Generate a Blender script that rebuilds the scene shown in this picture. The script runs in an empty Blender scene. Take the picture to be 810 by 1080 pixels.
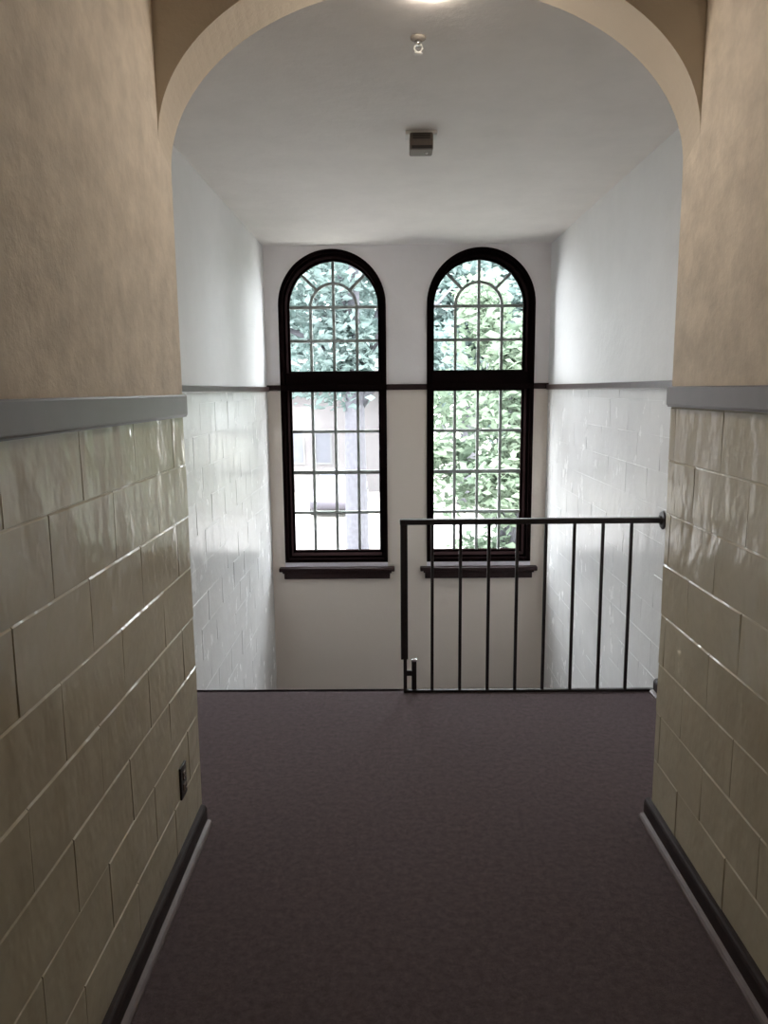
import bpy, bmesh, math, random
from mathutils import Vector, Matrix
from mathutils.geometry import tessellate_polygon
random.seed(7)
sc = bpy.context.scene
col = sc.collection
R = math.radians

# ------------------------------------------------------------------ measures
XL, XR = -0.757, 1.024          # corridor walls
SL, SR = -1.155, 1.490          # stairwell walls
YA0, YA1 = 2.69, 2.83           # arch, front and back
YE = 4.21                       # edge of the landing
YF = 7.33                       # window wall
ZC = 3.01                       # stairwell ceiling
ZH = 3.36                       # corridor ceiling
ZLOW = -3.25

# ------------------------------------------------------------------ helpers
def link(name, bm, mat=None, parent=None, smooth=False):
    me = bpy.data.meshes.new(name)
    bmesh.ops.recalc_face_normals(bm, faces=bm.faces)
    if smooth:
        for f in bm.faces: f.smooth = True
    bm.to_mesh(me); bm.free()
    o = bpy.data.objects.new(name, me)
    if mat: me.materials.append(mat)
    col.objects.link(o)
    if parent: o.parent = parent
    return o

def empty(name, loc):
    o = bpy.data.objects.new(name, None); o.location = loc
    o.empty_display_size = 0.1
    col.objects.link(o)
    return o

def tag(o, label=None, cat=None, group=None, kind=None):
    if label: o['label'] = label
    if cat: o['category'] = cat
    if group: o['group'] = group
    if kind: o['kind'] = kind
    return o

def struct(o, label, cat):
    return tag(o, label, cat, kind='structure')

def box(bm, x0, x1, y0, y1, z0, z1, bev=0.0, seg=2):
    r = bmesh.ops.create_cube(bm, size=1.0)
    vs = r['verts']
    for v in vs:
        v.co = Vector(((x0 + x1) / 2 + v.co.x * (x1 - x0), (y0 + y1) / 2 + v.co.y * (y1 - y0), (z0 + z1) / 2 + v.co.z * (z1 - z0)))
    if bev > 0:
        es = list({e for v in vs for e in v.link_edges})
        bmesh.ops.bevel(bm, geom=es, offset=bev, segments=seg, affect='EDGES', profile=0.6)

def tube(bm, pts, radii, n=10, cap=True):
    """tapered tube through points"""
    rings = []
    pts = [Vector(p) for p in pts]
    if not hasattr(radii, '__len__'): radii = [radii] * len(pts)
    for i, p in enumerate(pts):
        d = (pts[min(i + 1, len(pts) - 1)] - pts[max(i - 1, 0)]).normalized()
        a = d.cross(Vector((0.31, 0.93, 0.17))).normalized()
        if a.length < 0.1: a = d.cross(Vector((1, 0, 0))).normalized()
        b = d.cross(a)
        rings.append([bm.verts.new(p + (a * math.cos(2 * math.pi * k / n) + b * math.sin(2 * math.pi * k / n)) * radii[i]) for k in range(n)])
    for i in range(len(rings) - 1):
        for k in range(n):
            bm.faces.new((rings[i][k], rings[i][(k + 1) % n], rings[i + 1][(k + 1) % n], rings[i + 1][k]))
    if cap:
        bm.faces.new(rings[0][::-1]); bm.faces.new(rings[-1])

def lathe(bm, prof, n=40, origin=(0, 0, 0)):
    """profile (r, z) round the z axis"""
    ox, oy, oz = origin
    rings = []
    for r, z in prof:
        if r < 1e-5: rings.append([bm.verts.new((ox, oy, oz + z))])
        else: rings.append([bm.verts.new((ox + r * math.cos(2 * math.pi * k / n), oy + r * math.sin(2 * math.pi * k / n), oz + z)) for k in range(n)])
    for a, b in zip(rings, rings[1:]):
        for k in range(n):
            k2 = (k + 1) % n
            if len(a) == 1 and len(b) == 1: continue
            if len(a) == 1: bm.faces.new((a[0], b[k2], b[k]))
            elif len(b) == 1: bm.faces.new((a[k], a[k2], b[0]))
            else: bm.faces.new((a[k], a[k2], b[k2], b[k]))

# ------------------------------------------------------------------ materials
def mat(name):
    m = bpy.data.materials.new(name); m.use_nodes = True
    nt = m.node_tree
    return m, nt, nt.nodes['Principled BSDF'], nt.nodes['Material Output']

def node(nt, t, **kw):
    n = nt.nodes.new(t)
    for k, v in kw.items():
        if k.startswith('i_'): n.inputs[k[2:].replace('_', ' ')].default_value = v
        else: setattr(n, k, v)
    return n

def coords(nt, scale=(1, 1, 1)):
    g = node(nt, 'ShaderNodeNewGeometry')
    mp = node(nt, 'ShaderNodeMapping'); mp.inputs['Scale'].default_value = scale
    nt.links.new(g.outputs['Position'], mp.inputs['Vector'])
    return mp.outputs['Vector']

def noise(nt, vec, scale, detail=4, rough=0.55):
    n = node(nt, 'ShaderNodeTexNoise')
    n.inputs['Scale'].default_value = scale; n.inputs['Detail'].default_value = detail; n.inputs['Roughness'].default_value = rough
    nt.links.new(vec, n.inputs['Vector'])
    return n.outputs['Fac']

def ramp(nt, fac, stops):
    r = node(nt, 'ShaderNodeValToRGB')
    els = r.color_ramp.elements
    while len(els) < len(stops): els.new(0.5)
    for e, (p, c) in zip(els, stops):
        e.position = p; e.color = (c[0], c[1], c[2], 1)
    nt.links.new(fac, r.inputs['Fac'])
    return r.outputs['Color']

def bump(nt, bsdf, facs, normal_in=None):
    prev = None
    for fac, strength, dist in facs:
        b = node(nt, 'ShaderNodeBump'); b.inputs['Strength'].default_value = strength; b.inputs['Distance'].default_value = dist
        nt.links.new(fac, b.inputs['Height'])
        if prev: nt.links.new(prev, b.inputs['Normal'])
        prev = b.outputs['Normal']
    nt.links.new(prev, bsdf.inputs['Normal'])

def plaster(name, c, var=0.06, rough=0.75, scale=3.0, rel=0.22):
    m, nt, b, _ = mat(name)
    v = coords(nt)
    f = noise(nt, v, scale, 7, 0.65)
    lo = tuple(x * (1 - var) for x in c); hi = tuple(min(1, x * (1 + var)) for x in c)
    nt.links.new(ramp(nt, f, [(0.3, lo), (0.7, hi)]), b.inputs['Base Color'])
    b.inputs['Roughness'].default_value = rough
    bump(nt, b, [(noise(nt, v, 16, 5, 0.6), rel, 0.012), (noise(nt, v, 90, 3), 0.2, 0.003)])
    return m

def block_paint(name, c, rough=0.3, wavy=0.010):
    m, nt, b, _ = mat(name)
    v = coords(nt)
    f = noise(nt, v, 2.2, 5)
    nt.links.new(ramp(nt, f, [(0.3, tuple(x * 0.94 for x in c)), (0.7, tuple(x * 1.05 for x in c))]), b.inputs['Base Color'])
    g = node(nt, 'ShaderNodeMapRange'); g.inputs['To Min'].default_value = rough - 0.07; g.inputs['To Max'].default_value = rough + 0.13
    nt.links.new(noise(nt, coords(nt, (1, 1, 0.6)), 7, 5, 0.65), g.inputs['Value'])
    nt.links.new(g.outputs['Result'], b.inputs['Roughness'])
    v2 = coords(nt, (1, 1, 0.55))
    bump(nt, b, [(noise(nt, v2, 8, 3, 0.5), 0.45, wavy), (noise(nt, v, 45, 3, 0.5), 0.08, 0.004)])
    return m

def simple(name, c, rough=0.5, metal=0.0, var=0.12, nscale=30, bmp=0.0):
    m, nt, b, _ = mat(name)
    v = coords(nt)
    f = noise(nt, v, nscale, 4)
    nt.links.new(ramp(nt, f, [(0.25, tuple(x * (1 - var) for x in c)), (0.75, tuple(min(1, x * (1 + var)) for x in c))]), b.inputs['Base Color'])
    b.inputs['Roughness'].default_value = rough; b.inputs['Metallic'].default_value = metal
    if bmp: bump(nt, b, [(f, bmp, 0.004)])
    return m

M = {}
M['hall_plaster'] = plaster('hall_plaster', (0.66, 0.59, 0.50), 0.15, 0.75, 9.0, 0.42)  # same paint as the stairwell, with warm lamplight put into the colour
M['arch_plaster'] = plaster('arch_plaster', (0.62, 0.555, 0.465), 0.04)  # warm lamplight tint in the colour here too
M['stair_plaster'] = plaster('stair_plaster', (0.82, 0.825, 0.825), 0.03, 0.6)
M['window_plaster'] = plaster('window_plaster', (0.84, 0.80, 0.80), 0.03)
# two paints on the window wall: lighter above the chair rail, beige below it
nt = M['window_plaster'].node_tree; b = nt.nodes['Principled BSDF']
up = b.inputs['Base Color'].links[0].from_socket
g = node(nt, 'ShaderNodeNewGeometry'); sx = node(nt, 'ShaderNodeSeparateXYZ'); th = node(nt, 'ShaderNodeMath', operation='GREATER_THAN')
nt.links.new(g.outputs['Position'], sx.inputs[0]); nt.links.new(sx.outputs['Z'], th.inputs[0]); th.inputs[1].default_value = 1.72
mx = node(nt, 'ShaderNodeMix', data_type='RGBA'); mx.inputs['A'].default_value = (0.72, 0.64, 0.57, 1)
nt.links.new(th.outputs[0], mx.inputs['Factor']); nt.links.new(up, mx.inputs['B']); nt.links.new(mx.outputs['Result'], b.inputs['Base Color'])
M['ceiling_plaster'] = plaster('ceiling_plaster', (0.86, 0.82, 0.79), 0.04)
M['hall_block'] = block_paint('hall_block', (0.535, 0.485, 0.365), 0.15, 0.030)  # same paint as the stair blocks, toned olive beige for warm lamplight
M['stair_block'] = block_paint('stair_block', (0.80, 0.805, 0.805), 0.22)
M['stair_block'].node_tree.nodes['Principled BSDF'].inputs['Specular IOR Level'].default_value = 0.3
M['rail_paint'] = simple('rail_paint', (0.135, 0.112, 0.116), 0.33, 0, 0.08, 12)
M['brown_paint'] = simple('brown_paint', (0.028, 0.014, 0.014), 0.45, 0, 0.2, 25)
M['brown_paint'].node_tree.nodes['Principled BSDF'].inputs['Specular IOR Level'].default_value = 0.2
M['brown_trim'] = simple('brown_trim', (0.075, 0.045, 0.042), 0.28, 0, 0.2, 25)
M['base_wood'] = simple('base_wood', (0.030, 0.019, 0.018), 0.55, 0, 0.25, 25)
M['base_wood'].node_tree.nodes['Principled BSDF'].inputs['Specular IOR Level'].default_value = 0.2
M['shoe_wood'] = simple('shoe_wood', (0.15, 0.115, 0.112), 0.45, 0, 0.15, 25)
M['frame_paint'] = simple('frame_paint', (0.007, 0.004, 0.004), 0.7, 0, 0.2, 25)
M['riser_skylit'] = simple('riser_skylit', (0.80, 0.76, 0.84), 0.4, 0, 0.05, 20)  # pale lavender carries the sky light on the sill top as colour
M['frame_paint'].node_tree.nodes['Principled BSDF'].inputs['Specular IOR Level'].default_value = 0.0
M['muntin_glare'] = simple('muntin_glare', (0.33, 0.36, 0.345), 0.5, 0, 0.1, 25)  # dark bars lightened to grey: window glare painted into the colour
M['rail_metal'] = simple('rail_metal', (0.022, 0.017, 0.018), 0.42, 0.2, 0.2, 40)
M['chrome'] = simple('chrome', (0.75, 0.75, 0.74), 0.2, 1.0, 0.03)
M['brown_plastic'] = simple('brown_plastic', (0.16, 0.125, 0.10), 0.5, 0, 0.08)
M['dark_plastic'] = simple('dark_plastic', (0.025, 0.02, 0.018), 0.45, 0, 0.1)
M['white_plastic'] = simple('white_plastic', (0.78, 0.76, 0.73), 0.35, 0, 0.03)
M['taupe_metal'] = simple('taupe_metal', (0.42, 0.38, 0.34), 0.5, 0, 0.05)
M['tread'] = simple('tread', (0.05, 0.04, 0.045), 0.8, 0, 0.2, 60)

# carpet
m, nt, b, _ = mat('carpet'); M['carpet'] = m
v = coords(nt)
f1 = noise(nt, v, 420, 3, 0.7); f2 = noise(nt, v, 38.0, 8, 0.8)
mix = node(nt, 'ShaderNodeMix', data_type='RGBA', blend_type='MULTIPLY'); mix.inputs['Factor'].default_value = 1
nt.links.new(ramp(nt, f1, [(0.3, (0.038, 0.026, 0.028)), (0.7, (0.130, 0.095, 0.102))]), mix.inputs['A'])
nt.links.new(ramp(nt, f2, [(0.36, (0.5, 0.5, 0.5)), (0.64, (1.45, 1.45, 1.45))]), mix.inputs['B'])
nt.links.new(mix.outputs['Result'], b.inputs['Base Color'])
b.inputs['Roughness'].default_value = 0.95
b.inputs['Specular IOR Level'].default_value = 0.25
b.inputs['Sheen Weight'].default_value = 0.4; b.inputs['Sheen Roughness'].default_value = 0.5; b.inputs['Sheen Tint'].default_value = (0.62, 0.52, 0.56, 1)
bump(nt, b, [(f1, 0.6, 0.006)])

# window glass
m = bpy.data.materials.new('window_glass'); m.use_nodes = True; nt = m.node_tree; nt.nodes.clear(); M['glass'] = m
out = node(nt, 'ShaderNodeOutputMaterial'); tr = node(nt, 'ShaderNodeBsdfTransparent'); gl = node(nt, 'ShaderNodeBsdfGlossy')
tr.inputs['Color'].default_value = (0.955, 0.985, 0.975, 1); gl.inputs['Roughness'].default_value = 0.05
lw = node(nt, 'ShaderNodeLayerWeight'); lw.inputs['Blend'].default_value = 0.25
ms = node(nt, 'ShaderNodeMixShader')
nt.links.new(lw.outputs['Fresnel'], ms.inputs['Fac']); nt.links.new(tr.outputs[0], ms.inputs[1]); nt.links.new(gl.outputs[0], ms.inputs[2])
nt.links.new(ms.outputs[0], out.inputs['Surface'])

# lamp glass
m, nt, b, _ = mat('lamp_glass'); M['lamp_glass'] = m
b.inputs['Base Color'].default_value = (0.9, 0.87, 0.8, 1)
b.inputs['Emission Color'].default_value = (1.0, 0.87, 0.73, 1); b.inputs['Emission Strength'].default_value = 118

def leaf_mat(name, c, c2):
    m = bpy.data.materials.new(name); m.use_nodes = True; nt = m.node_tree; nt.nodes.clear()
    out = node(nt, 'ShaderNodeOutputMaterial'); d = node(nt, 'ShaderNodeBsdfDiffuse'); t = node(nt, 'ShaderNodeBsdfTranslucent')
    r = ramp(nt, noise(nt, coords(nt), 1.3, 4), [(0.3, c), (0.7, c2)])
    ms = node(nt, 'ShaderNodeMixShader'); ms.inputs[0].default_value = 0.52
    nt.links.new(r, d.inputs['Color']); nt.links.new(r, t.inputs['Color'])
    nt.links.new(d.outputs[0], ms.inputs[1]); nt.links.new(t.outputs[0], ms.inputs[2]); nt.links.new(ms.outputs[0], out.inputs['Surface'])
    return m
M['leaf_cool'] = leaf_mat('leaf_cool', (0.115, 0.165, 0.155), (0.17, 0.215, 0.21))
M['leaf_warm'] = leaf_mat('leaf_warm', (0.12, 0.165, 0.12), (0.18, 0.22, 0.165))
M['bark'] = simple('bark', (0.046, 0.046, 0.055), 0.9, 0, 0.25, 12, 0.6)
M['lawn'] = simple('lawn', (0.20, 0.19, 0.17), 0.95, 0, 0.2, 1.5)
M['pale_paving'] = simple('pale_paving', (0.16, 0.148, 0.145), 0.9, 0, 0.1, 3)
M['house_wall'] = simple('house_wall', (0.108, 0.100, 0.102), 0.8, 0, 0.05, 2)
M['house_trim'] = simple('house_trim', (0.1, 0.1, 0.1), 0.7, 0, 0.04, 2)
M['roof'] = simple('roof', (0.05, 0.045, 0.045), 0.9, 0, 0.2, 8)
M['house_glass'] = simple('house_glass', (0.062, 0.064, 0.078), 0.5, 0, 0.1, 4)
M['car_paint'] = simple('car_paint', (0.060, 0.055, 0.068), 0.5, 0.0, 0.03, 4)
M['rubber'] = simple('rubber', (0.02, 0.02, 0.02), 0.8)

# ------------------------------------------------------------------ block wainscot
ROWH, ROW0, BL = 0.195, 0.07, 0.40
def block_wall(name, X, sgn, y0, y1, z0, z1, phase, material, parent, g=0.006, dep=0.003):
    """painted block courses on a wall in the plane x = X whose face looks along sgn"""
    bm = bmesh.new()
    k0 = math.floor((z0 - ROW0) / ROWH)
    k = k0
    while ROW0 + k * ROWH < z1 - 1e-6:
        za, zb = max(z0, ROW0 + k * ROWH), min(z1, ROW0 + (k + 1) * ROWH)
        off = phase + (BL / 2 if k % 2 else 0)
        j = math.floor((y0 - off) / BL)
        while off + j * BL < y1 - 1e-6:
            ya, yb = max(y0, off + j * BL), min(y1, off + (j + 1) * BL)
            j += 1
            if yb - ya < 0.03 or zb - za < 0.012: continue
            t1, t2 = random.uniform(-.0012, .0012), random.uniform(-.0012, .0012)
            ins = min(g, (zb - za) * 0.3)
            o_ = [(ya + .001, za + .001), (yb - .001, za + .001), (yb - .001, zb - .001), (ya + .001, zb - .001)]
            iy = ins * 0.4
            i_ = [(ya + iy, za + ins * .4), (yb - iy, za + ins * .4), (yb - iy, zb - ins), (ya + iy, zb - ins)]
            sy, sz = (-1, 1, 1, -1), (-1, -1, 1, 1)
            vo = [bm.verts.new((X - sgn * dep, a, c)) for a, c in o_]
            vi = [bm.verts.new((X + sgn * (t1 * sy[q] + t2 * sz[q]), a, c)) for q, (a, c) in enumerate(i_)]
            bm.faces.new(vi)
            for q in range(4): bm.faces.new((vo[q], vo[(q + 1) % 4], vi[(q + 1) % 4], vi[q]))
        k += 1
    # mortar bed and closing edges
    box(bm, min(X - sgn * dep, X - sgn * 0.012), max(X - sgn * dep, X - sgn * 0.012), y0, y1, z0, z1)
    return link(name, bm, material, parent)

# ------------------------------------------------------------------ corridor walls
def hall_wall(name, X, outer, sgn, label, phase):
    bm = bmesh.new()
    lo, hi = sorted((outer, X - sgn * 0.012)); box(bm, lo, hi, -4.0, YA1, 0.0, 1.655)
    lo, hi = sorted((outer, X)); box(bm, lo, hi, -4.0, YA1, 1.655, ZH)
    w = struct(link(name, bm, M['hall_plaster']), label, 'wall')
    block_wall('block_wainscot', X, sgn, -4.0, YA1, 0.0, 1.655, phase, M['hall_block'], w)
    return w
hall_wall('wall_left', XL, -1.45, 1, 'left corridor wall, plaster in lamplit beige over painted blocks', 1.67)
hall_wall('wall_right', XR, 1.75, -1, 'right corridor wall, plaster in lamplit beige over painted blocks', 1.78)
bm = bmesh.new(); box(bm, -1.45, 1.75, -4.2, -4.0, 0, ZH)
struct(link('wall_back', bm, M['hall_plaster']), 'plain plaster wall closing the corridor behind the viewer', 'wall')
bm = bmesh.new(); box(bm, -1.45, 1.75, -4.2, YA0, ZH, ZH + 0.12)
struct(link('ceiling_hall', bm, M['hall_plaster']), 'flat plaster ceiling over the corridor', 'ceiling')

# arch: half-elliptic opening, soffit splayed a little towards the stairs
cx, aw = (XL + XR) / 2, (XR - XL) / 2
N = 64
bm = bmesh.new()
F, B, TF, TB = [], [], [], []
for i in range(N + 1):
    t = math.pi * (1 - i / N)
    x = cx + aw * math.cos(t)
    F.append(bm.verts.new((x, YA0, 2.52 + 0.57 * math.sin(t))))
    B.append(bm.verts.new((x, YA1, 2.455 + 0.59 * math.sin(t))))
    TF.append(bm.verts.new((x, YA0, ZH))); TB.append(bm.verts.new((x, YA1, ZH)))
for i in range(N):
    bm.faces.new((F[i], F[i + 1], TF[i + 1], TF[i]))
    bm.faces.new((B[i + 1], B[i], TB[i], TB[i + 1]))
    bm.faces.new((F[i + 1], F[i], B[i], B[i + 1]))
    bm.faces.new((TF[i], TF[i + 1], TB[i + 1], TB[i]))
bm.faces.new((F[0], TF[0], TB[0], B[0])); bm.faces.new((F[N], B[N], TB[N], TF[N]))
struct(link('wall_arch', bm, M['arch_plaster']), 'plaster wall with the wide arched opening across the corridor', 'wall')

# ------------------------------------------------------------------ stairwell shell
def stair_wall(name, X, outer, sgn, label, phase):
    bm = bmesh.new()
    lo, hi = sorted((outer, X - sgn * 0.012)); box(bm, lo, hi, YA1, YF + 0.3, ZLOW, 1.70)
    lo, hi = sorted((outer, X)); box(bm, lo, hi, YA1, YF + 0.3, 1.70, ZC + 0.3)
    w = struct(link(name, bm, M['stair_plaster']), label, 'wall')
    block_wall('block_wainscot', X, sgn, YA1, YF, -2.66, 1.70, phase, M['stair_block'], w, 0.003, 0.0007)
stair_wall('wall_stair_left', SL, -1.45, 1, 'left stairwell wall, white plaster over glossy painted blocks', 0.1)
stair_wall('wall_stair_right', SR, 1.78, -1, 'right stairwell wall, white plaster over glossy painted blocks', 0.25)

WINS = [(-0.53, 0.5), (0.852, 0.503)]     # centre x, half width
ZB, ZS = 0.04, 2.478                      # frame bottom, spring of its arch
def outline(cx, hw, zb, zs, n=32):
    p = [(cx - hw, zb), (cx + hw, zb)]
    for i in range(n + 1):
        a = math.pi * i / n
        p.append((cx + hw * math.cos(a), zs + hw * math.sin(a)))
    return p
YO = YF + 0.34
loops = [[(SL, ZLOW), (SR, ZLOW), (SR, ZC), (SL, ZC)]] + [outline(c, h, ZB, ZS) for c, h in WINS]
flat = [p for l in loops for p in l]
tris = tessellate_polygon([[Vector((x, z, 0)) for x, z in l] for l in loops])
bm = bmesh.new()
vf = [bm.verts.new((x, YF, z)) for x, z in flat]; vb = [bm.verts.new((x, YO, z)) for x, z in flat]
for t in tris:
    bm.faces.new([vf[i] for i in t]); bm.faces.new([vb[i] for i in reversed(t)])
s = 0
for l in loops:
    for i in range(len(l)):
        a, c = s + i, s + (i + 1) % len(l)
        bm.faces.new((vf[a], vf[c], vb[c], vb[a]))
    s += len(l)
struct(link('wall_window', bm, M['window_plaster']), 'far stairwell wall with two tall arched windows', 'wall')

bm = bmesh.new(); box(bm, SL - 0.3, SR + 0.3, YA1, YO, ZC, ZC + 0.3)
struct(link('ceiling', bm, M['ceiling_plaster']), 'flat white ceiling over the landing and stairwell', 'ceiling')

bm = bmesh.new()
box(bm, XL, XR, -4.0, YA1, -0.25, 0); box(bm, SL, SR, YA1, YE - 0.012, -0.25, 0)
box(bm, SL, SR, YE - 0.05, YE, -0.045, 0.0, 0.010)
struct(link('floor', bm, M['carpet']), 'dark purple brown carpet on the corridor and landing', 'floor')

# stairs below the landing: one flight down to the half landing, one on from there
bm = bmesh.new()
n, rise, run = 9, 0.18, 0.25
for i in range(1, n):
    y0 = YE + (i - 1) * run
    box(bm, SL, 0.06, y0, y0 + run + 0.02, -i * rise - 0.18, -i * rise)
ZM = -n * rise
YM = YE + (n - 1) * run
for i in range(1, n):
    y1 = YM - (i - 1) * run
    box(bm, 0.16, SR, y1 - run - 0.02, y1, ZM - i * rise - 0.18, ZM - i * rise)
box(bm, SL, SR, YM, YF, ZM - 0.2, ZM)
struct(link('stairs', bm, M['tread']), 'stair flights dropping from the landing to the half landing', 'stairs')
bm = bmesh.new(); box(bm, SL, SR, YA1, YF, ZLOW, ZLOW + 0.1)
struct(link('floor_lower', bm, M['carpet']), 'lower floor at the foot of the stairs', 'floor')
bm = bmesh.new(); box(bm, SL, SR, YA1, YA1 + 0.15, ZLOW + 0.1, -0.25)
struct(link('wall_lower', bm, M['stair_plaster']), 'wall under the landing closing the lower stairwell', 'wall')

# ------------------------------------------------------------------ chair rails and baseboards
def profile_run(name, prof, y0, y1, X, sgn, mtl, label, cat, parent=None):
    bm = bmesh.new()
    a = [bm.verts.new((X + sgn * d, y0, z)) for d, z in prof]; c = [bm.verts.new((X + sgn * d, y1, z)) for d, z in prof]
    k = len(prof)
    for i in range(k): bm.faces.new((a[i], a[(i + 1) % k], c[(i + 1) % k], c[i]))
    bm.faces.new(a[::-1]); bm.faces.new(c)
    o = link(name, bm, mtl, parent)
    if label: struct(o, label, cat)
    return o
def rail_prof(z0, z1, d):
    h = z1 - z0
    return [(0, z0), (d * .70, z0), (d * .76, z0 + h * .05), (d * .94, z0 + h * .10), (d, z0 + h * .15), (d, z0 + h * .93), (d * .9, z1), (0, z1)]
profile_run('trim_1', rail_prof(1.608, 1.688, 0.016), -4.0, YA1, XL, 1, M['rail_paint'], 'wide grey chair rail along the left corridor wall', 'chair rail')
profile_run('trim_2', rail_prof(1.630, 1.703, 0.018), -4.0, YA1, XR, -1, M['rail_paint'], 'wide grey chair rail along the right corridor wall', 'chair rail')
profile_run('trim_3', rail_prof(1.690, 1.735, 0.022), YA1, YF, SL, 1, M['brown_trim'], 'narrow brown chair rail along the left stairwell wall', 'chair rail')
profile_run('trim_4', rail_prof(1.690, 1.735, 0.022), YA1, YF, SR, -1, M['brown_trim'], 'narrow brown chair rail along the right stairwell wall', 'chair rail')
# chair rail pieces on the window wall, stopped by the window frames
segs = [(SL + 0.0, WINS[0][0] - WINS[0][1]), (WINS[0][0] + WINS[0][1], WINS[1][0] - WINS[1][1]), (WINS[1][0] + WINS[1][1], SR)]
bm = bmesh.new()
for a, c in segs:
    pr = rail_prof(1.697, 1.750, 0.028)
    va = [bm.verts.new((a, YF - d, z)) for d, z in pr]; vc = [bm.verts.new((c, YF - d, z)) for d, z in pr]
    for i in range(len(pr)): bm.faces.new((va[i], va[(i + 1) % len(pr)], vc[(i + 1) % len(pr)], vc[i]))
    bm.faces.new(va[::-1]); bm.faces.new(vc)
struct(link('trim_5', bm, M['brown_paint']), 'dark brown chair rail across the window wall between the window frames', 'chair rail')

def baseboard(name, X, sgn, y0, y1, label):
    pr = [(0, 0.0), (0.022, 0.0), (0.022, 0.070), (0.018, 0.080), (0.012, 0.086), (0, 0.088)]
    o = profile_run(name, pr, y0, y1, X, sgn, M['base_wood'], label, 'baseboard')
    sh = [(0.022, 0.0), (0.042, 0.0), (0.041, 0.012), (0.035, 0.020), (0.022, 0.024)]
    s_ = profile_run('shoe_moulding', sh, y0, y1 + 0.0, X, sgn, M['shoe_wood'], None, None, o)
    s_['label'] = 'lighter shoe moulding at the foot of the baseboard'
baseboard('baseboard_left', XL, 1, -4.0, YA1 - 0.02, 'dark baseboard along the left corridor wall')
baseboard('baseboard_right', XR, -1, -4.0, YA1 + 0.02, 'dark baseboard along the right corridor wall')
baseboard('baseboard_landing', SR, -1, YA1, 4.12, 'short dark baseboard beside the railing on the right landing wall')

# ------------------------------------------------------------------ windows
def ring(bm, o, i_, y0, y1):
    """solid frame between two closed outlines"""
    k = len(o)
    vs = [[bm.verts.new((x, y, z)) for x, z in l] for l, y in ((o, y0), (i_, y0), (i_, y1), (o, y1))]
    for a in range(4):
        A, C = vs[a], vs[(a + 1) % 4]
        for q in range(k): bm.faces.new((A[q], A[(q + 1) % k], C[(q + 1) % k], C[q]))
def strip_path(bm, pts, w, y0, y1):
    """bar of width w following points in the x-z plane"""
    k = len(pts); L, Rr = [], []
    for i in range(k):
        a = Vector(pts[max(i - 1, 0)]); c = Vector(pts[min(i + 1, k - 1)])
        d = (c - a).normalized(); nrm = Vector((-d.y, d.x)) * w / 2
        p = Vector(pts[i]); L.append(p + nrm); Rr.append(p - nrm)
    V = [[bm.verts.new((p.x, y, p.y)) for p in l] for l, y in ((L, y0), (Rr, y0), (Rr, y1), (L, y1))]
    for a in range(4):
        A, C = V[a], V[(a + 1) % 4]
        for q in range(k - 1): bm.faces.new((A[q], A[q + 1], C[q + 1], C[q]))
    bm.faces.new([V[q][0] for q in range(4)]); bm.faces.new([V[q][-1] for q in (3, 2, 1, 0)])

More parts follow.
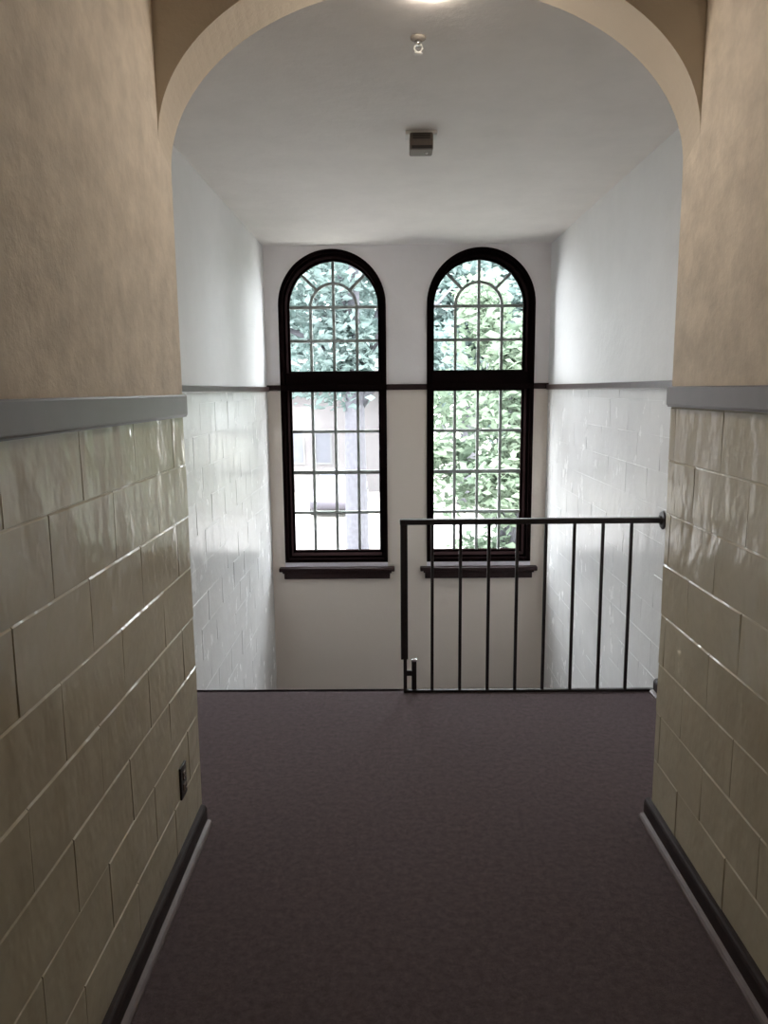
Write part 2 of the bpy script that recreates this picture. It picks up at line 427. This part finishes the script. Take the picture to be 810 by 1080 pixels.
YG = YF + 0.205                      # glass plane
def window(name, cx, hw, sill, label):
    w = empty(name, (cx, YF, ZB)); struct(w, label, 'window')
    inv = Matrix.Translation((-cx, -YF, -ZB))
    def part(n, bm, m):
        bm.transform(inv); return link(n, bm, m, w)
    fw = 0.060
    bm = bmesh.new()
    ring(bm, outline(cx, hw, ZB, ZS), outline(cx, hw - fw * 0.6, ZB + fw * 0.6, ZS), YF - 0.014, YF + 0.09)
    ring(bm, outline(cx, hw - 0.004, ZB + 0.004, ZS), outline(cx, hw - fw, ZB + fw, ZS), YF + 0.03, YG + 0.05)
    part('window_frame', bm, M['frame_paint'])
    gw = hw - fw
    gb, gt, ub = ZB + fw, 1.70, 1.862
    bm = bmesh.new()
    box(bm, cx - gw - .01, cx + gw + .01, YF - 0.010, YG + 0.05, gt, ub, 0.006)
    box(bm, cx - hw + .002, cx + hw - .002, YF - 0.036, YF + 0.02, gt - 0.004, gt + 0.050, 0.006)
    part('transom', bm, M['frame_paint'])
    # sash rails round each light
    sw = 0.018
    bm = bmesh.new()
    ring(bm, [(cx - gw, gb), (cx + gw, gb), (cx + gw, gt), (cx - gw, gt)], [(cx - gw + sw, gb + sw), (cx + gw - sw, gb + sw), (cx + gw - sw, gt - sw), (cx - gw + sw, gt - sw)], YG - 0.02, YG + 0.03)
    part('lower_sash', bm, M['frame_paint'])
    bm = bmesh.new()
    ring(bm, outline(cx, gw, ub, ZS), outline(cx, gw - sw, ub + sw, ZS), YG - 0.02, YG + 0.03)
    part('upper_sash', bm, M['frame_paint'])
    # glazing bars
    mw, y0, y1 = 0.027, YG - 0.012, YG + 0.012
    bm = bmesh.new()
    for q in (-.5, 0, .5): strip_path(bm, [(cx + q * gw, gb), (cx + q * gw, gt)], mw, y0, y1)
    for q in (1, 2, 3): strip_path(bm, [(cx - gw, gb + (gt - gb) * q / 4), (cx + gw, gb + (gt - gb) * q / 4)], mw * (1.35 if q == 2 else 1), y0 + .001, y1 - .001)
    part('lower_glazing_bars', bm, M['muntin_glare'])
    bm = bmesh.new()
    strip_path(bm, [(cx, ub), (cx, ZS + gw)], mw, y0, y1)
    for sx in (-1, 1): strip_path(bm, [(cx + sx * gw * .5, ub), (cx + sx * gw * .5, ZS)], mw, y0, y1)
    for z in (2.165, ZS): strip_path(bm, [(cx - gw, z), (cx + gw, z)], mw, y0 + .001, y1 - .001)
    ri = gw * .5
    strip_path(bm, [(cx + ri * math.cos(math.pi * i / 24), ZS + ri * math.sin(math.pi * i / 24)) for i in range(25)], mw, y0 + .0005, y1 - .0005)
    for a in (R(45), R(135)):
        strip_path(bm, [(cx + r_ * math.cos(a), ZS + r_ * math.sin(a)) for r_ in (ri, gw)], mw, y0, y1)
    part('upper_glazing_bars', bm, M['muntin_glare'])
    # panes
    bm = bmesh.new(); vs = [bm.verts.new((x, YG, z)) for x, z in ((cx - gw, gb), (cx + gw, gb), (cx + gw, gt), (cx - gw, gt))]; bm.faces.new(vs)
    part('lower_glass', bm, M['glass'])
    bm = bmesh.new(); vs = [bm.verts.new((x, YG, z)) for x, z in outline(cx, gw, ub, ZS)]; bm.faces.new(vs)
    part('upper_glass', bm, M['glass'])
    # sill: nosed board over a narrower apron
    a, c = sill
    bm = bmesh.new()
    box(bm, a, c, YF - 0.085, YF + 0.0, -0.040, -0.002, 0.008)
    box(bm, a + 0.03, c - 0.03, YF - 0.062, YF + 0.0, -0.060, -0.040, 0.003)
    box(bm, a + 0.045, c - 0.045, YF - 0.050, YF + 0.0, -0.118, -0.058, 0.006)
    part('window_sill', bm, M['brown_paint'])
    bm = bmesh.new()
    box(bm, cx - hw, cx + hw, YF - 0.012, YF + 0.0, -0.004, ZB, 0.003)
    part('sill_riser', bm, M['riser_skylit'])  # pale strip standing in for the sky-lit top of the sill
window('window_1', *WINS[0], (-1.085, 0.035), 'left arched window with lattice of small panes')
window('window_2', *WINS[1], (0.285, 1.415), 'right arched window with lattice of small panes, behind the railing')

# ------------------------------------------------------------------ railing
YR = 4.15
rl = empty('stair_railing', (0.07, YR, 0))
tag(rl, 'black metal railing with upright bars guarding the stairwell edge of the landing', 'railing')
def rpart(n, bm, m, label=None):
    bm.transform(Matrix.Translation((-0.07, -YR, 0)))
    o = link(n, bm, m, rl)
    if label: o['label'] = label
    return o
bm = bmesh.new(); box(bm, 0.050, SR - 0.010, YR - 0.02, YR + 0.02, 0.968, 0.998, 0.005); rpart('top_rail', bm, M['rail_metal'])
bm = bmesh.new(); box(bm, 0.052, 0.092, YR - 0.018, YR + 0.018, 0.20, 0.970, 0.004); rpart('newel_post', bm, M['rail_metal'])
bm = bmesh.new(); box(bm, 0.066, 0.086, YR - 0.010, YR + 0.010, 0.0, 0.205, 0.002); rpart('post_foot', bm, M['rail_metal'])
bm = bmesh.new(); box(bm, 0.112, 0.140, YR - 0.014, YR + 0.014, 0.020, 0.185, 0.004); box(bm, 0.084, 0.116, YR - 0.006, YR + 0.006, 0.10, 0.13); br = rpart('post_bracket', bm, M['rail_metal'])
bm = bmesh.new(); box(bm, 0.110, 0.142, YR - 0.016, YR + 0.016, 0.185, 0.198, 0.003); bm.transform(Matrix.Translation((-0.07, -YR, 0))); cp = link('bracket_cap', bm, M['chrome'], br); cp['label'] = 'shiny cap on the bracket'
bm = bmesh.new(); box(bm, 0.066, SR - 0.010, YR - 0.009, YR + 0.009, 0.0, 0.016, 0.003); rpart('bottom_rail', bm, M['rail_metal'])
BAL = [(456, 455), (485, 485), (514.5, 513), (543.5, 541.5), (573.5, 571.5), (603, 600.5), (633.5, 630), (663.5, 659.5)]
bal_x = [0.228 + i * 0.1558 for i in range(8)]
for x in bal_x:
    bm = bmesh.new(); box(bm, x - 0.0085, x + 0.0085, YR - 0.0085, YR + 0.0085, 0.012, 0.974, 0.002); rpart('baluster', bm, M['rail_metal'])
bm = bmesh.new(); lathe(bm, [(0, 0), (0.050, 0), (0.052, 0.004), (0.046, 0.010), (0.026, 0.014), (0.022, 0.022), (0, 0.022)], 28)
bm.transform(Matrix.Translation((SR, YR, 0.983)) @ Matrix.Rotation(R(-90), 4, 'Y')); rpart('wall_flange', bm, M['rail_metal'])

# ------------------------------------------------------------------ ceiling fittings
LX, LY = 0.150, 2.775
lt = empty('ceiling_light', (LX, LY, 3.062)); tag(lt, 'round glowing dome light under the crown of the arch', 'ceiling light')
bm = bmesh.new(); lathe(bm, [(0, 0.0), (0.074, 0.0), (0.074, -0.022), (0.066, -0.028), (0, -0.028)]); link('base_plate', bm, M['white_plastic'], lt, True)
bm = bmesh.new()
prof = [(0.064, -0.022)] + [(0.088 * math.cos(a), -0.040 - 0.032 * math.sin(a)) for a in [R(x) for x in (-35, -20, 0, 15, 30, 45, 60, 72, 82)]] + [(0, -0.0722)]
lathe(bm, prof); link('glass_shade', bm, M['lamp_glass'], lt, True)

sp = empty('ceiling_sprinkler', (0.117, 3.14, ZC)); tag(sp, 'small white sprinkler fitting on the ceiling between the dome light and the brown box', 'sprinkler')
bm = bmesh.new(); lathe(bm, [(0, 0), (0.030, 0), (0.029, -0.006), (0.018, -0.013), (0, -0.013)]); link('escutcheon', bm, M['taupe_metal'], sp, True)
bm = bmesh.new(); lathe(bm, [(0, -0.012), (0.013, -0.012), (0.013, -0.026), (0.009, -0.030), (0, -0.030)], 16); link('body', bm, M['chrome'], sp, True)
bm = bmesh.new()
for s_ in (-1, 1): tube(bm, [(s_ * 0.010, 0, -0.026), (s_ * 0.016, 0, -0.040), (s_ * 0.003, 0, -0.056)], 0.003, 8)
link('yoke', bm, M['white_plastic'], sp, True)
bm = bmesh.new(); lathe(bm, [(0, -0.055), (0.016, -0.056), (0.017, -0.058), (0, -0.060)], 20); link('deflector', bm, M['white_plastic'], sp, True)

BX, BY = 0.172, 4.24
cb = empty('smoke_detector', (BX, BY, ZC)); tag(cb, 'small brown boxy alarm on the ceiling in front of the windows', 'alarm')
bm = bmesh.new(); box(bm, -0.082, 0.082, -0.05, 0.05, -0.020, 0.0, 0.006); o = link('mounting_plate', bm, M['white_plastic'], cb); o['label'] = 'pale mounting plate'
bm = bmesh.new(); box(bm, -0.060, 0.060, -0.062, 0.062, -0.096, -0.012, 0.010, 3); link('housing', bm, M['brown_plastic'], cb)
bm = bmesh.new()
for k in range(4): box(bm, -0.045, 0.045, -0.0655, -0.058, -0.044 + k * 0.007, -0.040 + k * 0.007)
link('grille', bm, M['dark_plastic'], cb)
bm = bmesh.new(); box(bm, -0.050, 0.054, -0.066, -0.058, -0.092, -0.076, 0.002); o = link('lens_strip', bm, M['dark_plastic'], cb); o['label'] = 'dark strip along the lower front edge'
bm = bmesh.new(); lathe(bm, [(0, -0.102), (0.006, -0.101), (0.008, -0.094), (0, -0.092)], 14, (0.028, 0.0, 0)); link('indicator', bm, M['white_plastic'], cb, True)

# wall outlet, low on the left corridor wall
ol = empty('wall_outlet', (XL, 2.570, 0.320)); tag(ol, 'dark electrical outlet low on the left wall near the arch', 'outlet')
bm = bmesh.new(); box(bm, 0.0, 0.008, -0.036, 0.036, -0.060, 0.060, 0.003); link('cover_plate', bm, M['dark_plastic'], ol)
for z in (-0.022, 0.022):
    bm = bmesh.new(); box(bm, 0.007, 0.012, -0.017, 0.017, z - 0.014, z + 0.014, 0.003); so = link('socket', bm, M['brown_plastic'], ol)
    bm = bmesh.new()
    for s_ in (-1, 1): box(bm, 0.0115, 0.0128, s_ * 0.006 - 0.001, s_ * 0.006 + 0.001, z - 0.004, z + 0.005)
    box(bm, 0.0115, 0.0128, -0.002, 0.002, z - 0.010, z - 0.007); link('slot', bm, M['rubber'], so)
bm = bmesh.new(); lathe(bm, [(0, 0), (0.003, 0), (0.003, 0.002), (0, 0.0025)], 10); bm.transform(Matrix.Translation((0.008, 0, 0)) @ Matrix.Rotation(R(90), 4, 'Y')); link('screw', bm, M['chrome'], ol)

# ------------------------------------------------------------------ outside
ZG = -2.4
bm = bmesh.new(); box(bm, -60, 60, YO, 90, ZG - 0.2, ZG)
struct(link('ground', bm, M['lawn']), 'sunlit pale lawn outside the windows', 'ground')
bm = bmesh.new(); box(bm, -30, 30, 16.5, 24.0, ZG, ZG + 0.02)
struct(link('driveway', bm, M['pale_paving']), 'pale paved drive outside in front of the house', 'drive')

def tree(name, x, y, trunk_h, trunk_r, crown_c, crown_r, nleaf, leaf, mtl, label, cat='tree', lean=0.0, clumps=26, group='trees outside the windows'):
    t = empty(name, (x, y, ZG)); tag(t, label, cat, group)
    cz = crown_c - ZG
    bm = bmesh.new()
    tube(bm, [(0, 0, -0.05), (0.02, 0, 0.4), (lean * .4, 0, trunk_h * .5), (lean, 0, trunk_h), (lean, 0.1, cz + crown_r[2] * .3)],
         [trunk_r * 1.5, trunk_r * 1.1, trunk_r, trunk_r * .85, trunk_r * .3], 14)
    for k in range(7):
        a = k * 2.4; zz = trunk_h * (0.85 + 0.05 * k)
        e = Vector((lean + math.cos(a) * crown_r[0] * .7, math.sin(a) * crown_r[1] * .7, cz + random.uniform(-.3, .5) * crown_r[2]))
        s0 = Vector((lean, 0, zz))
        tube(bm, [s0, s0.lerp(e, .5) + Vector((0, 0, .25)), e], [trunk_r * .5, trunk_r * .3, trunk_r * .1], 8)
    link('trunk', bm, M['bark'], t, True)
    bm = bmesh.new()
    cl = []
    for k in range(clumps):
        while True:
            p = Vector((random.uniform(-1, 1), random.uniform(-1, 1), random.uniform(-1, 1)))
            if 0.35 < p.length < 1: break
        cl.append((Vector((lean + p.x * crown_r[0] * .8, p.y * crown_r[1] * .8, cz + p.z * crown_r[2] * .8)), random.uniform(.28, .5) * min(crown_r)))
    for k in range(nleaf):
        c, r_ = random.choice(cl)
        d = Vector((random.gauss(0, 1), random.gauss(0, 1), random.gauss(0, 1))).normalized() * r_ * random.random() ** .4
        p = c + d
        s_ = leaf * random.uniform(.6, 1.3)
        rot = Matrix.Rotation(random.uniform(0, 6.28), 3, 'Z') @ Matrix.Rotation(random.gauss(0, .7), 3, 'X') @ Matrix.Rotation(random.gauss(0, .5), 3, 'Y')
        q = [rot @ Vector(v_) * s_ + p for v_ in ((-.5, 0, 0), (-.1, -.28, .05), (.5, 0, -.06), (-.1, .28, .05))]
        bm.faces.new([bm.verts.new(v_) for v_ in q])
    link('crown', bm, mtl, t)
    return t
tree('shade_tree', -0.80, 17.7, 4.2, 0.25, 4.0, (3.2, 2.2, 3.1), 9500, .25, M['leaf_cool'], 'tall tree with a straight bare trunk seen through the left window')
tree('leafy_tree', 2.1, 13.4, 1.2, 0.11, 0.9, (1.75, 1.5, 3.4), 9000, .22, M['leaf_warm'], 'bushy pale green tree filling the right window', clumps=40)
tree('leafy_tree', 6.0, 18.0, 3.0, 0.16, 2.6, (2.8, 2.2, 3.6), 5000, .28, M['leaf_warm'], 'green tree standing behind and to the right of the bushy tree')
tree('leafy_tree', -1.2, 42.0, 4.6, 0.3, 5.2, (5.5, 2.2, 5.0), 8000, .5, M['leaf_cool'], 'bluish green tree rising behind the pale house roof')
tree('leafy_tree', 2.8, 27.5, 4.0, 0.3, 3.6, (4.2, 2.6, 6.0), 9000, .45, M['leaf_cool'], 'broad tall tree at the back, highest crown in the right window', clumps=50)
tree('leafy_tree', -5.6, 24.6, 3.4, 0.18, 5.4, (3.2, 2.4, 3.0), 4600, .30, M['leaf_cool'], 'bluish green tree beyond the left edge of the left window')

# pale house across the drive
hs = empty('house', (-8.2, 31.0, ZG)); tag(hs, 'pale single storey house outside the left window beyond the drive', 'house')
bm = bmesh.new(); box(bm, -5.5, 7.9, 0, 4, 0, 4.2); link('wall', bm, M['house_wall'], hs)
bm = bmesh.new()
vs = [bm.verts.new(p) for p in ((-6, -.5, 4.1), (8.3, -.5, 4.1), (8.3, 4.4, 4.1), (-6, 4.4, 4.1), (-6, 2, 5.4), (8.3, 2, 5.4))]
for f in ((0, 1, 5, 4), (1, 2, 5), (2, 3, 4, 5), (3, 0, 4), (3, 2, 1, 0)): bm.faces.new([vs[i] for i in f])
link('roof', bm, M['roof'], hs)
for x in (-4.2, -1.2, 4.4, 5.5):
    bm = bmesh.new(); wd = .72 if x > 2.5 else 1.1
    for a, c, e, f in ((x - wd / 2, x - wd / 2 + .07, 1.2, 2.5), (x + wd / 2 - .07, x + wd / 2, 1.2, 2.5), (x - wd / 2, x + wd / 2, 2.43, 2.5), (x - wd / 2, x + wd / 2, 1.13, 1.2)):
        box(bm, a, c, -.05, .02, e, f)
    wf = link('window', bm, M['house_trim'], hs)
    bm = bmesh.new(); box(bm, x - wd / 2 + .07, x + wd / 2 - .07, -.02, .01, 1.2, 2.43); link('pane', bm, M['house_glass'], wf)

# parked car
cr = empty('parked_car', (-1.75, 26.6, ZG)); tag(cr, 'pale parked car outside the left window, partly behind the tree trunk', 'car')
bm = bmesh.new()
secs = [(-.86, 2.15, .30, .66), (-.90, 2.0, .24, .78), (-.90, .9, .22, .86), (-.90, -1.0, .22, .88), (-.90, -1.9, .24, .84), (-.84, -2.12, .32, .70)]
Rg = []
for hx, y, z0, z1 in secs:
    hx = abs(hx)
    Rg.append([bm.verts.new(p) for p in ((-hx + .06, y, z0), (hx - .06, y, z0), (hx, y, z0 + .14), (hx, y, z1 - .12), (hx - .08, y, z1), (-hx + .08, y, z1), (-hx, y, z1 - .12), (-hx, y, z0 + .14))])
for a, c in zip(Rg, Rg[1:]):
    for k in range(8): bm.faces.new((a[k], a[(k + 1) % 8], c[(k + 1) % 8], c[k]))
bm.faces.new(Rg[0]); bm.faces.new(Rg[-1][::-1])
link('body', bm, M['car_paint'], cr, True)
def cab(z0, z1, hx0, hx1, ya0, ya1, yb0, yb1):
    bm = bmesh.new()
    lo = [bm.verts.new(p) for p in ((-hx0, ya0, z0), (hx0, ya0, z0), (hx0, yb0, z0), (-hx0, yb0, z0))]
    hi = [bm.verts.new(p) for p in ((-hx1, ya1, z1), (hx1, ya1, z1), (hx1, yb1, z1), (-hx1, yb1, z1))]
    bm.faces.new(lo[::-1]); bm.faces.new(hi)
    for k in range(4): bm.faces.new((lo[k], lo[(k + 1) % 4], hi[(k + 1) % 4], hi[k]))
    return bm
link('cabin_glass', cab(.84, 1.32, .80, .62, -1.55, -.85, 1.05, .35), M['house_glass'], cr)
link('cabin_roof', cab(1.32, 1.39, .64, .58, -.9, -.75, .4, .25), M['car_paint'], cr)
for sx in (-1, 1):
    for y in (-1.3, 1.35):
        bm = bmesh.new(); lathe(bm, [(0, -.1), (.18, -.1), (.30, -.1), (.315, -.06), (.315, .06), (.30, .1), (.18, .1), (0, .1)], 24)
        bm.transform(Matrix.Translation((sx * .82, y, .315)) @ Matrix.Rotation(R(90), 4, 'Y')); wh = link('wheel', bm, M['rubber'], cr, True)
        bm = bmesh.new(); lathe(bm, [(0, .104), (.17, .104), (.18, .098), (.17, .09)], 20)
        bm.transform(Matrix.Translation((sx * .82, y, .315)) @ Matrix.Rotation(R(90 * sx), 4, 'Y')); link('hubcap', bm, M['chrome'], wh, True)
    bm = bmesh.new(); box(bm, sx * .68 - .14, sx * .68 + .14, -2.13, -2.0, .56, .70, .02); link('headlight', bm, M['white_plastic'], cr)

# ------------------------------------------------------------------ light
w = bpy.data.worlds.new('sky'); sc.world = w; w.use_nodes = True
bg = w.node_tree.nodes['Background']; bg.inputs['Color'].default_value = (0.94, 0.955, 1.0, 1); bg.inputs['Strength'].default_value = 23.0
sd = bpy.data.lights.new('sun', 'SUN'); sd.energy = 14.0; sd.angle = R(2); sd.color = (1.0, 0.95, 0.86)
so = bpy.data.objects.new('sun', sd); col.objects.link(so)
so.rotation_euler = Vector((-0.45, 0.75, -1.0)).to_track_quat('-Z', 'Y').to_euler()
for i, (c, h) in enumerate(WINS):
    ld = bpy.data.lights.new('window_portal', 'AREA'); ld.shape = 'RECTANGLE'; ld.size = 2 * h; ld.size_y = 2.95
    ld.cycles.is_portal = True
    lo = bpy.data.objects.new('window_portal', ld); col.objects.link(lo)
    lo.location = (c, YO + 0.01, ZB + 1.47); lo.rotation_euler = (R(-90), 0, 0)

# ------------------------------------------------------------------ camera and view
cd = bpy.data.cameras.new('camera'); cam = bpy.data.objects.new('camera', cd); col.objects.link(cam)
cd.sensor_fit = 'HORIZONTAL'; cd.sensor_width = 36.0; cd.lens = 36.0; cd.clip_start = 0.02
cam.matrix_world = Matrix.Translation((0, 0, 1.70)) @ Matrix.Rotation(R(0.5), 4, 'Z') @ Matrix.Rotation(R(90 - 9.05), 4, 'X') @ Matrix.Rotation(R(-0.5), 4, 'Z')
sc.camera = cam
vs = sc.view_settings
sc.display_settings.display_device = 'sRGB'
vs.view_transform = 'Standard'; vs.look = 'None'; vs.gamma = 1.0; vs.exposure = 0.0; vs.use_curve_mapping = False
cy = sc.cycles
cy.use_denoising = True
cy.max_bounces = 14; cy.diffuse_bounces = 8; cy.glossy_bounces = 4; cy.transparent_max_bounces = 12
cy.caustics_reflective = False; cy.caustics_refractive = False
cy.sample_clamp_indirect = 12
